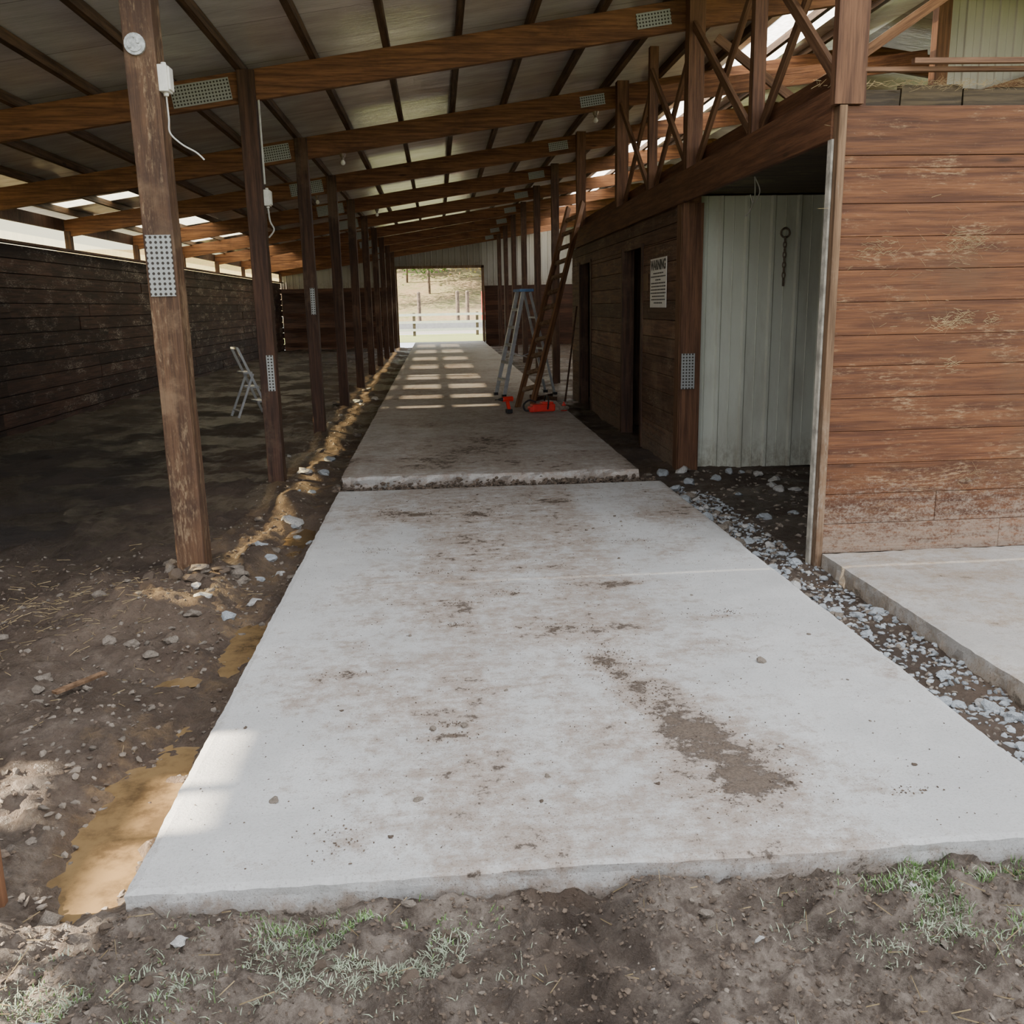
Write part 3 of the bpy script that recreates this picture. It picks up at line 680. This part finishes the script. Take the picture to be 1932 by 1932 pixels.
S=empty("step_stool",(-3.15,15.5,gh(-3.15,15.5)-.01),"small folding aluminium step stool standing in the mud","step stool",rot=(0,0,math.radians(28)))
b=MB()
for s in(-1,1): b.beam((.26,s*.20,0),(-.20,s*.17,1.12),.022,.04,(1,0,0))
b.beam((-.20,-.17,1.12),(-.20,.17,1.12),.03,.03); mk("front_frame",b,M_alu,parent=S)
b=MB()
for s in(-1,1): b.beam((-.28,s*.20,0),(.02,s*.18,.70),.02,.035,(1,0,0))
b.beam((-.24,-.2,.1),(-.24,.2,.1),.02,.025); mk("rear_frame",b,M_alu,parent=S)
for (x,z) in ((.16,.24),(.06,.48),(-.04,.72)):
    b=MB(); b.bx(x-.10,x+.05,-.18,.18,z-.015,z+.015); mk("step",b,M_alu,parent=S)
# wooden ladder leaning against the post
A=Vector((1.27,13.8,far_z(13.8)+.02)); B=Vector((2.40,16.08,3.28))
Lp=empty("wooden_ladder",A,"brown wooden ladder with rungs leaning against post","ladder")
d=(B-A).normalized(); side=Vector((.75,-1,0)); side=(side-d*side.dot(d)).normalized()
m=Matrix((d,side,d.cross(side))).transposed().to_4x4(); m.translation=A; Lp.matrix_world=m
LL=(B-A).length
for s in (-1,1):
    b=MB(); b.bx(0,LL,s*.15-.022,s*.15+.022,-.045,.045); mk("side_rail",b,M_lean,parent=Lp,bevel=.004)
x=.30
while x<LL-.15:
    b=MB(); b.bx(x,x+.07,-.16,.16,-.018,.018); mk("rung",b,M_jamb,parent=Lp); x+=.31
K=empty("rake",(2.05,15.0,.05),"long-handled garden rake leaning against the stall wall","rake")
b=MB(); b.cyl((0,0,.02),(.38,1.2,1.55),.016); mk("handle",b,M_postd,parent=K)
b=MB(); b.bx(-.22,.22,-.012,.012,0,.025)
for i in range(12): b.cyl((-.21+i*.038,0,.01),(-.21+i*.038,-.07,-.0),.004,n=6)
mk("head",b,M_steel,parent=K)
zt_=far_z(13.2)
D=empty("cordless_drill",(.98,13.15,zt_),"red and black cordless drill standing on its battery","drill",rot=(0,0,math.radians(200)))
b=MB(); b.box((0,0,.035),(.09,.075,.06)); mk("battery",b,M_black,parent=D,bevel=.01)
b=MB(); b.beam((0,0,.06),(.025,0,.18),.045,.045,(1,0,0)); b.cyl((-.06,0,.21),(.10,0,.21),.038,n=16); mk("body",b,M_red,parent=D,bevel=.006)
b=MB(); b.cyl((.10,0,.21),(.16,0,.21),.028,.014,n=14); b.cyl((.16,0,.21),(.22,0,.21),.005,n=8); mk("chuck",b,M_black,parent=D)
C=empty("chainsaw",(1.47,13.15,zt_+.005),"red chainsaw with black handle lying on the slab","chainsaw",rot=(0,0,math.radians(8)))
b=MB(); b.box((0,0,.07),(.34,.18,.11)); b.box((.06,0,.13),(.18,.15,.05)); b.box((-.15,0,.05),(.12,.16,.08)); mk("body",b,M_red,parent=C,bevel=.02)
b=MB(); b.tube(spline([(-.10,0,.15),(-.20,0,.18),(-.28,0,.12),(-.26,0,.04),(-.16,0,.03)]),.014); b.tube(spline([(.05,-.10,.05),(.06,-.11,.18),(.06,0,.24),(.06,.11,.18),(.05,.10,.05)]),.012); mk("handle",b,M_black,parent=C)
b=MB(); b.box((.24,-.02,.05),(.24,.008,.06)); b.cyl((.36,-.024,.05),(.36,-.016,.05),.03,n=16); mk("guide_bar",b,M_steel,parent=C)
b=MB(); b.cyl((0,0,0),(0,0,.015),.05,n=16); b.cyl((0,0,.015),(0,0,.10),.03,.028,n=16); b.cyl((0,0,.1),(0,0,.13),.013,n=12)
mk("spray_can",b,M_red,"small red can on the slab","can",loc=(1.80,13.3,zt_))
for p0,p1 in (((1.55,14.6),(2.15,15.1)),((1.6,15.2),(2.2,14.5))):
    z=far_z(15)+.03
    xbrace((p0[0]-.1,p0[1],z),(min(p1[0],1.84),p1[1],z+.02),.06,"timber_offcut","short dark timber offcut lying by the ladder","wood scrap",M_postd,"timber offcuts")

# ---------------------------------------------------------------- rocks
def rockmesh(seed,sub=2,flat=.6):
    b=MB(); bmesh.ops.create_icosphere(b.bm,subdivisions=sub,radius=1)
    for v in b.bm.verts:
        n=noise.noise(v.co*1.1+Vector((seed,seed*2,0)))
        c=noise.cell(v.co*1.3+Vector((seed*3,1,2)))
        v.co*=1+.45*n+.28*c; v.co.z*=flat
    return b.mesh("rock")
rocks=[rockmesh(i*3.7,2,U(.45,.8)) for i in range(6)]
rockL=[]; clodm=[]; rubm=[]
for r_ in rocks:
    r_.materials.append(M_stone)
    for mt,ls in ((M_stonel,rockL),(M_clod,clodm),(M_rub,rubm)):
        q=r_.copy(); q.materials.clear(); q.materials.append(mt); ls.append(q)
def put_rock(x,y,s,pool=rocks,z=None,name="stone",label="broken grey crushed stone lying in the dirt",cat="stone",group="crushed stones"):
    zz=(gh(x,y) if z is None else z)+s*.15
    o=mk(name,random.choice(pool),None,label,cat,group,loc=(x,y,zz),rot=(U(-.4,.4),U(-.4,.4),U(0,6.3))); k=s
    o.scale=(k*U(.8,1.3),k*U(.7,1.1),k*U(.6,1)); return o
for i in range(130): 
    y=2.6+(U(0,1)**1.2)*5.5
    put_rock(U(2.12,2.45) if y<5.7 else U(2.12,2.42),y,U(.016,.044),random.choice((rocks,rocks,rockL,rubm)))
for i in range(22): put_rock(U(-1.6,-1.05),U(4.8,9.5),U(.015,.05),random.choice((rubm,rocks)))
for i in range(22): put_rock(U(-1.9,-1.1),U(9.5,20),U(.03,.09),random.choice((rubm,rockL,rocks)))
for i in range(34): put_rock(U(2.1,3.6),U(6.2,9.2),U(.03,.07),random.choice((rocks,rockL,rubm)))
for x,y,s in ((-1.52,5.55,.05),(-1.22,5.6,.055),(-1.30,7.8,.09),(-1.15,6.2,.05),(.83,2.14,.018),(-1.05,1.98,.03),(-.78,2.28,.022),(-.70,1.92,.03),(-1.62,5.75,.04),(1.35,2.3,.016),(.5,2.05,.014)):
    put_rock(x,y,s,rockL)
for i in range(45): put_rock(U(-3,-1.2),U(2.5,6),U(.02,.05),rubm,label="muddy lump of broken rubble lying in the mud",group="muddy rubble")
for i in range(20):
    a=U(0,6.3); put_rock(-1.71+math.cos(a)*U(.12,.34),6.1+math.sin(a)*U(.12,.34),U(.03,.07),random.choice((rubm,clodm)),label="muddy lump of broken rubble around the post base",group="muddy rubble")
for i in range(60): put_rock(U(-1.3,1.9),U(1.8,2.36),U(.008,.022),random.choice((clodm,clodm,rubm)),name="mud_clod",label="crumbly lump of churned mud",cat="mud clod",group="mud clods")
for i in range(46):
    put_rock(U(-.85,1.95),U(2.5,8.2),U(.005,.012),random.choice((clodm,rubm,rockL)),0,"dirt_clod","small crumb of dirt or stone on the slab","dirt clod","dirt crumbs on slab")
for x,y,s in ((-.62,2.9,.02),(.05,3.4,.02),(-.08,3.38,.016),(-.13,2.85,.016),(1.45,3.9,.022),(.24,3.72,.012)):
    put_rock(x,y,s,rubm,0,"dirt_clod","brown lump of dried mud on the slab","dirt clod","dirt crumbs on slab")
def scatter(name,mat,spots,label,cat,seed=1):
    vs=[];fs=[]
    base=[v.co.copy() for v in icos.verts]; bf=[[v.index for v in f.verts] for f in icos.faces]
    for (x,y,z,s) in spots:
        k=len(vs); q=Matrix.Rotation(U(0,6.3),3,'Z')@Matrix.Rotation(U(-.8,.8),3,'X'); sc=Vector((s*U(.6,1.6),s*U(.5,1.2),s*U(.3,.8)))
        for c in base:
            p=Vector((c.x*sc.x*U(.6,1.3),c.y*sc.y*U(.6,1.3),c.z*sc.z*U(.6,1.3))); p=q@p; vs.append((x+p.x,y+p.y,z+p.z))
        for f in bf: fs.append([k+i for i in f])
    me=bpy.data.meshes.new(name);me.from_pydata(vs,[],fs); return mk(name,me,mat,label,cat,kind="stuff")
tmp=bmesh.new(); bmesh.ops.create_icosphere(tmp,subdivisions=1,radius=1); tmp.verts.ensure_lookup_table(); icos=tmp
sp=[]
for i in range(1500):
    y=2.3+U(0,1)**1.2*6; x=U(2.08,2.49); sp.append((x,y,gh(x,y)+.002,U(.006,.020)))
scatter("gravel",M_stone,sp,"crushed blue-grey gravel filling the gap between slabs","gravel")
sp=[]
for i in range(900):
    x=U(-1.9,-.99); y=2.6+U(0,1)**1.3*14; sp.append((x,y,gh(x,y),U(.005,.02)))
for i in range(700):
    x=U(-3.5,-1.2); y=U(2.2,6.8); sp.append((x,y,gh(x,y),U(.004,.018)))
for i in range(420):
    x=U(2.1,3.9); y=U(6.0,9.3); sp.append((x,y,gh(x,y),U(.008,.03)))
for i in range(800):
    x=U(2.08,2.49); y=U(2.3,8.3); sp.append((x,y,gh(x,y),U(.004,.016)))
for i in range(350):
    x=U(-1.4,2.0); y=U(1.7,2.42); sp.append((x,y,gh(x,y)+.002,U(.003,.009)))
scatter("rubble",M_rub,sp,"scattered stone rubble and crumbs along the slab edges","rubble")
sp=[]
for i in range(800):
    x=U(-1.02,2.0); y=U(8.37,8.50); sp.append((x,y,-.03+.5*(y-8.36)*R()+U(-.01,.02)+.03*fbm(x*5,1),U(.010,.026)))
scatter("joint_rubble",M_clod,sp,"dark crumbly rubble in the broken joint between slabs","rubble")
sp=[]
for i in range(6000):
    x=U(-1.4,2.0); y=U(1.7,2.42); sp.append((x,y,gh(x,y),U(.002,.008)*(1.7 if R()<.08 else 1)))
for i in range(1400):
    x=U(-3.5,-1.0); y=U(2.2,6.5); sp.append((x,y,gh(x,y),U(.004,.016)))
scatter("mud_crumbs",M_clod,sp,"loose crumbled mud in front of the slab","dirt")
sp=[]
for i in range(1700):
    k=random.choice(BL[:4]) if R()<.35 else random.choice(BL); x=k[0]+random.gauss(0,1)*k[2]*.8; y=k[1]+random.gauss(0,1)*k[3]*.8
    if SX0+.05<x<SX1-.05 and SY0+.04<y<SY1-.05: sp.append((x,y,.002,U(.0012,.0045)))
for i in range(2200): sp.append((U(-.9,1.95),U(2.5,8.3),.002,U(.0012,.0035)))
scatter("dirt_crumbs",M_clod,sp,"fine dirt crumbs on the slab","dirt")

# ---------------------------------------------------------------- grass & straw
def blades(name,mat,pts,hmin,hmax,label,cat,wid=.0025,flat=.5):
    vs=[];fs=[]
    for x,y in pts:
        z=gh(x,y)-.005; a=U(0,6.3); h=U(hmin,hmax); w=wid*U(.7,1.4); ln=h*U(.2,1.3)*flat
        dx,dy=math.cos(a),math.sin(a); px,py=-dy*w,dx*w; k=len(vs)
        vs+=[(x-px,y-py,z),(x+px,y+py,z),(x+dx*ln*.4+px*.8,y+dy*ln*.4+py*.8,z+h*.6),(x+dx*ln*.4-px*.8,y+dy*ln*.4-py*.8,z+h*.6),(x+dx*ln,y+dy*ln,z+h*U(.7,1))]
        fs+=[(k,k+1,k+2,k+3),(k+3,k+2,k+4)]
    me=bpy.data.meshes.new(name);me.from_pydata(vs,[],fs); return mk(name,me,mat,label,cat,kind="stuff")
def gpts(n,cx,cy,rx,ry,ylim=2.41,th=-.05):
    o=[]
    while len(o)<n:
        x=random.gauss(cx,rx*.55);y=random.gauss(cy,ry*.55)
        if y<ylim and y>1.5 and fbm(x*7,y*7,4)>th: o.append((x,y))
    return o
blades("grass_patch",M_grass,gpts(600,-.28,2.30,.34,.10),.010,.030,"green grass tufts at the edge of the slab","grass",wid=.0016)
blades("grass_patch",M_grassp,gpts(2200,-.28,2.18,.34,.18),.008,.026,"pale dusty grass growing in the mud","grass",flat=1.3,wid=.0016)
blades("grass_patch",M_grass,gpts(1700,1.50,2.28,.30,.18,2.5),.010,.034,"bright green grass clump by the slab corner","grass",wid=.0016)
blades("grass_patch",M_grassp,gpts(1800,1.42,2.20,.40,.19),.008,.028,"pale dusty grass in the trampled mud","grass",flat=1.3,wid=.0016)
blades("grass_patch",M_grassp,gpts(1200,-1.0,2.08,.34,.17),.008,.026,"pale sparse grass beside the slab corner","grass",flat=1.3,wid=.0016)
blades("grass_patch",M_grass,gpts(300,-.95,2.05,.34,.16),.010,.03,"sparse green grass beside the slab corner","grass",wid=.0016)
def straw(name,pts,label,zf=gh,L=(.03,.10)):
    vs=[];fs=[]
    for x,y in pts:
        z=zf(x,y)+U(.002,.012);a=U(0,6.3);l=U(*L)/2;w=.0008;dx,dy=math.cos(a)*l,math.sin(a)*l;px,py=-math.sin(a)*w,math.cos(a)*w;t_=U(-.01,.01);k=len(vs)
        vs+=[(x-dx-px,y-dy-py,z-t_),(x-dx+px,y-dy+py,z-t_),(x+dx+px,y+dy+py,z+t_),(x+dx-px,y+dy-py,z+t_),(x-dx,y-dy,z-t_+.003),(x+dx,y+dy,z+t_+.003)]
        fs+=[(k,k+1,k+5,k+4),(k+4,k+5,k+2,k+3),(k,k+1,k+2,k+3)]
    me=bpy.data.meshes.new(name);me.from_pydata(vs,[],fs); return mk(name,me,M_straw,label,"straw",kind="stuff")
P=[(random.gauss(-2.4,.5),random.gauss(5.4,.35)) for i in range(300)]+[(U(-3.5,-1.2),U(2.3,7)) for i in range(160)]+[(U(-1.3,2),U(1.7,2.4)) for i in range(90)]
straw("straw_litter",P,"loose straw scattered over the mud")
def wstraw(cx,cz,rx,rz,n,yb=5.73,lb="dry straw stuck to the plank wall"):
    vs=[];fs=[]
    for i in range(n):
        x=random.gauss(cx,rx);z=random.gauss(cz,rz);a=random.gauss(.15,.7);l=U(.008,.035);w=.0008;y=yb-U(.002,.012)
        dx,dz=math.cos(a)*l,math.sin(a)*l;k=len(vs);vs+=[(x-dx,y,z-dz-w),(x+dx,y-.003,z+dz-w),(x+dx,y-.003,z+dz+w),(x-dx,y,z-dz+w)];fs.append((k,k+1,k+2,k+3))
    me=bpy.data.meshes.new("straw_tuft");me.from_pydata(vs,[],fs);mk("straw_tuft",me,M_straw,lb,"straw",kind="stuff")
wstraw(3.36,1.98,.09,.05,150);wstraw(3.30,1.50,.08,.03,120);wstraw(2.75,1.95,.08,.03,45);wstraw(3.3,1.22,.03,.03,25);wstraw(3.5,.48,.04,.04,30);wstraw(3.55,1.50,.03,.02,20);wstraw(2.9,1.75,.25,.3,40)
wstraw(3.2,2.93,.4,.012,300,5.84,"hay strands caught along the ledge on the wall top")
for (a,c,w) in (((-1.86,4.15,-.085),(-1.70,4.36,-.08),.012),):
    xbrace(a,c,w,"wood_splinter","pale split wood splinter lying on the mud","wood splinter",M_jamb,"wood splinters")

# ---------------------------------------------------------------- outdoors
F=empty("rail_fence",(0,47.5,.2),"white painted board rail fence on the grass","fence")
for x in [-7.6+3.2*k for k in range(6)]:
    b=MB(); b.bx(x-.07,x+.07,-.07,.07,0,1.15); mk("fence_post",b,M_bark,"grey weathered fence post",parent=F)
for z,h in ((.30,.12),(.68,.12),(1.05,.12)):
    b=MB(); b.bx(-9,10.2,-.10,-.07,z-h/2,z+h/2); mk("rail",b,M_fence,parent=F)
b=MB(); b.bx(-12,14,-.04,.04,0,.55); mk("arena_kickboard",b,M_kick,"long low grey arena kickboard beyond the fence","fence",loc=(0,56,.225))
for x,y,c in ((1.3,60,M_bark),(1.95,60.5,M_bark),(3.0,61,M_red),(-1.2,62,M_bark)):
    b=MB(); b.cyl((0,0,0),(0,0,2.3),.13,.11); bmesh.ops.create_uvsphere(b.bm,u_segments=12,v_segments=6,radius=.12,matrix=Matrix.Translation((0,0,2.3)))
    mk("bollard_post",b,c,"red painted wooden post" if c is M_red else "brown round wooden post by the lot","post","outdoor posts",loc=(x,y,.20))
b=MB(); b.box((0,0,.7),(.9,.5,.5)); b.box((-.1,0,1.25),(.5,.45,.7)); 
for sx in(-.35,.35):
    for sy in(-.28,.28): b.cyl((sx,sy-.06,.28),(sx,sy+.06,.28),.28,n=16)
mk("red_tractor",b,M_red,"small red utility tractor parked at the lot edge","tractor",loc=(3.75,61,.2),bevel=.04)
def tree(seed,h,mat):
    random.seed(seed); b=MB(); b.tube([(0,0,-.5),(.05,0,h*.3),(U(-.3,.3),U(-.3,.3),h*.65),(U(-.4,.4),0,h)],.10,8)
    for i in range(7):
        z=h*U(.35,.85);a=U(0,6.3);b.tube([(0,0,z),(math.cos(a)*1.2,math.sin(a)*1.2,z+.7),(math.cos(a)*2.6,math.sin(a)*2.6,z+1.2)],.045,6)
    tr=b.mesh("trunk",True); vs=[];fs=[]
    cl=[(U(-2.8,2.8),U(-2.8,2.8),h*U(.32,1.05),U(.9,1.7)) for i in range(34)]
    for i in range(8000):
        c=random.choice(cl); p=Vector((random.gauss(0,1),random.gauss(0,1),random.gauss(0,.8)))*c[3]*.5+Vector(c[:3]); s=U(.06,.14)
        u_=Vector((random.gauss(0,1),random.gauss(0,1),random.gauss(0,1))).normalized(); w=u_.orthogonal().normalized()
        k=len(vs); vs+=[p-u_*s,p+w*s*.6,p+u_*s,p-w*s*.6]; fs.append((k,k+1,k+2,k+3))
    fo=bpy.data.meshes.new("foliage");fo.from_pydata([tuple(v) for v in vs],[],fs); tr.materials.append(M_bark); fo.materials.append(mat); return tr,fo
kinds=[tree(1,8,M_leafg),tree(2,9,M_leafo),tree(3,10,M_leafg)]
random.seed(11)
for (x,y,k) in ((-5.5,76,0),(-2.6,84,2),(-.6,80,0),(4.2,78,1),(6.2,84,0),(-6.5,88,1),(-3.6,93,0),(0.8,88,1),(3.4,90,2),(8,92,0),(-1,99,2),(4.6,98,0),(-5.6,102,0),(1.8,104,0),(8.4,104,2),(-9.5,96,2)):
    T=empty("tree",(x,y,hillz(x,y)-.1),"leafy tree with %s foliage on the slope"%("orange autumn" if k==1 else "green"),"tree",rot=(0,0,U(0,6)),group="hillside trees")
    tr,fo=kinds[k]; s=U(.9,1.2); T.scale=(s,s,s)
    mk("trunk",tr,None,parent=T); mk("foliage",fo,None,parent=T)

# ---------------------------------------------------------------- light
w=bpy.data.worlds.new("world"); scene.world=w; w.use_nodes=True
bg=w.node_tree.nodes['Background']; bg.inputs[0].default_value=(.92,.95,1.0,1); bg.inputs[1].default_value=3.0
sd=bpy.data.lights.new("sun",'SUN'); sd.energy=40; sd.angle=math.radians(.7); sd.color=(1,.86,.66)
so=bpy.data.objects.new("sun",sd); link(so)
so.rotation_euler=Vector((1,0,-.604)).to_track_quat('-Z','Y').to_euler()
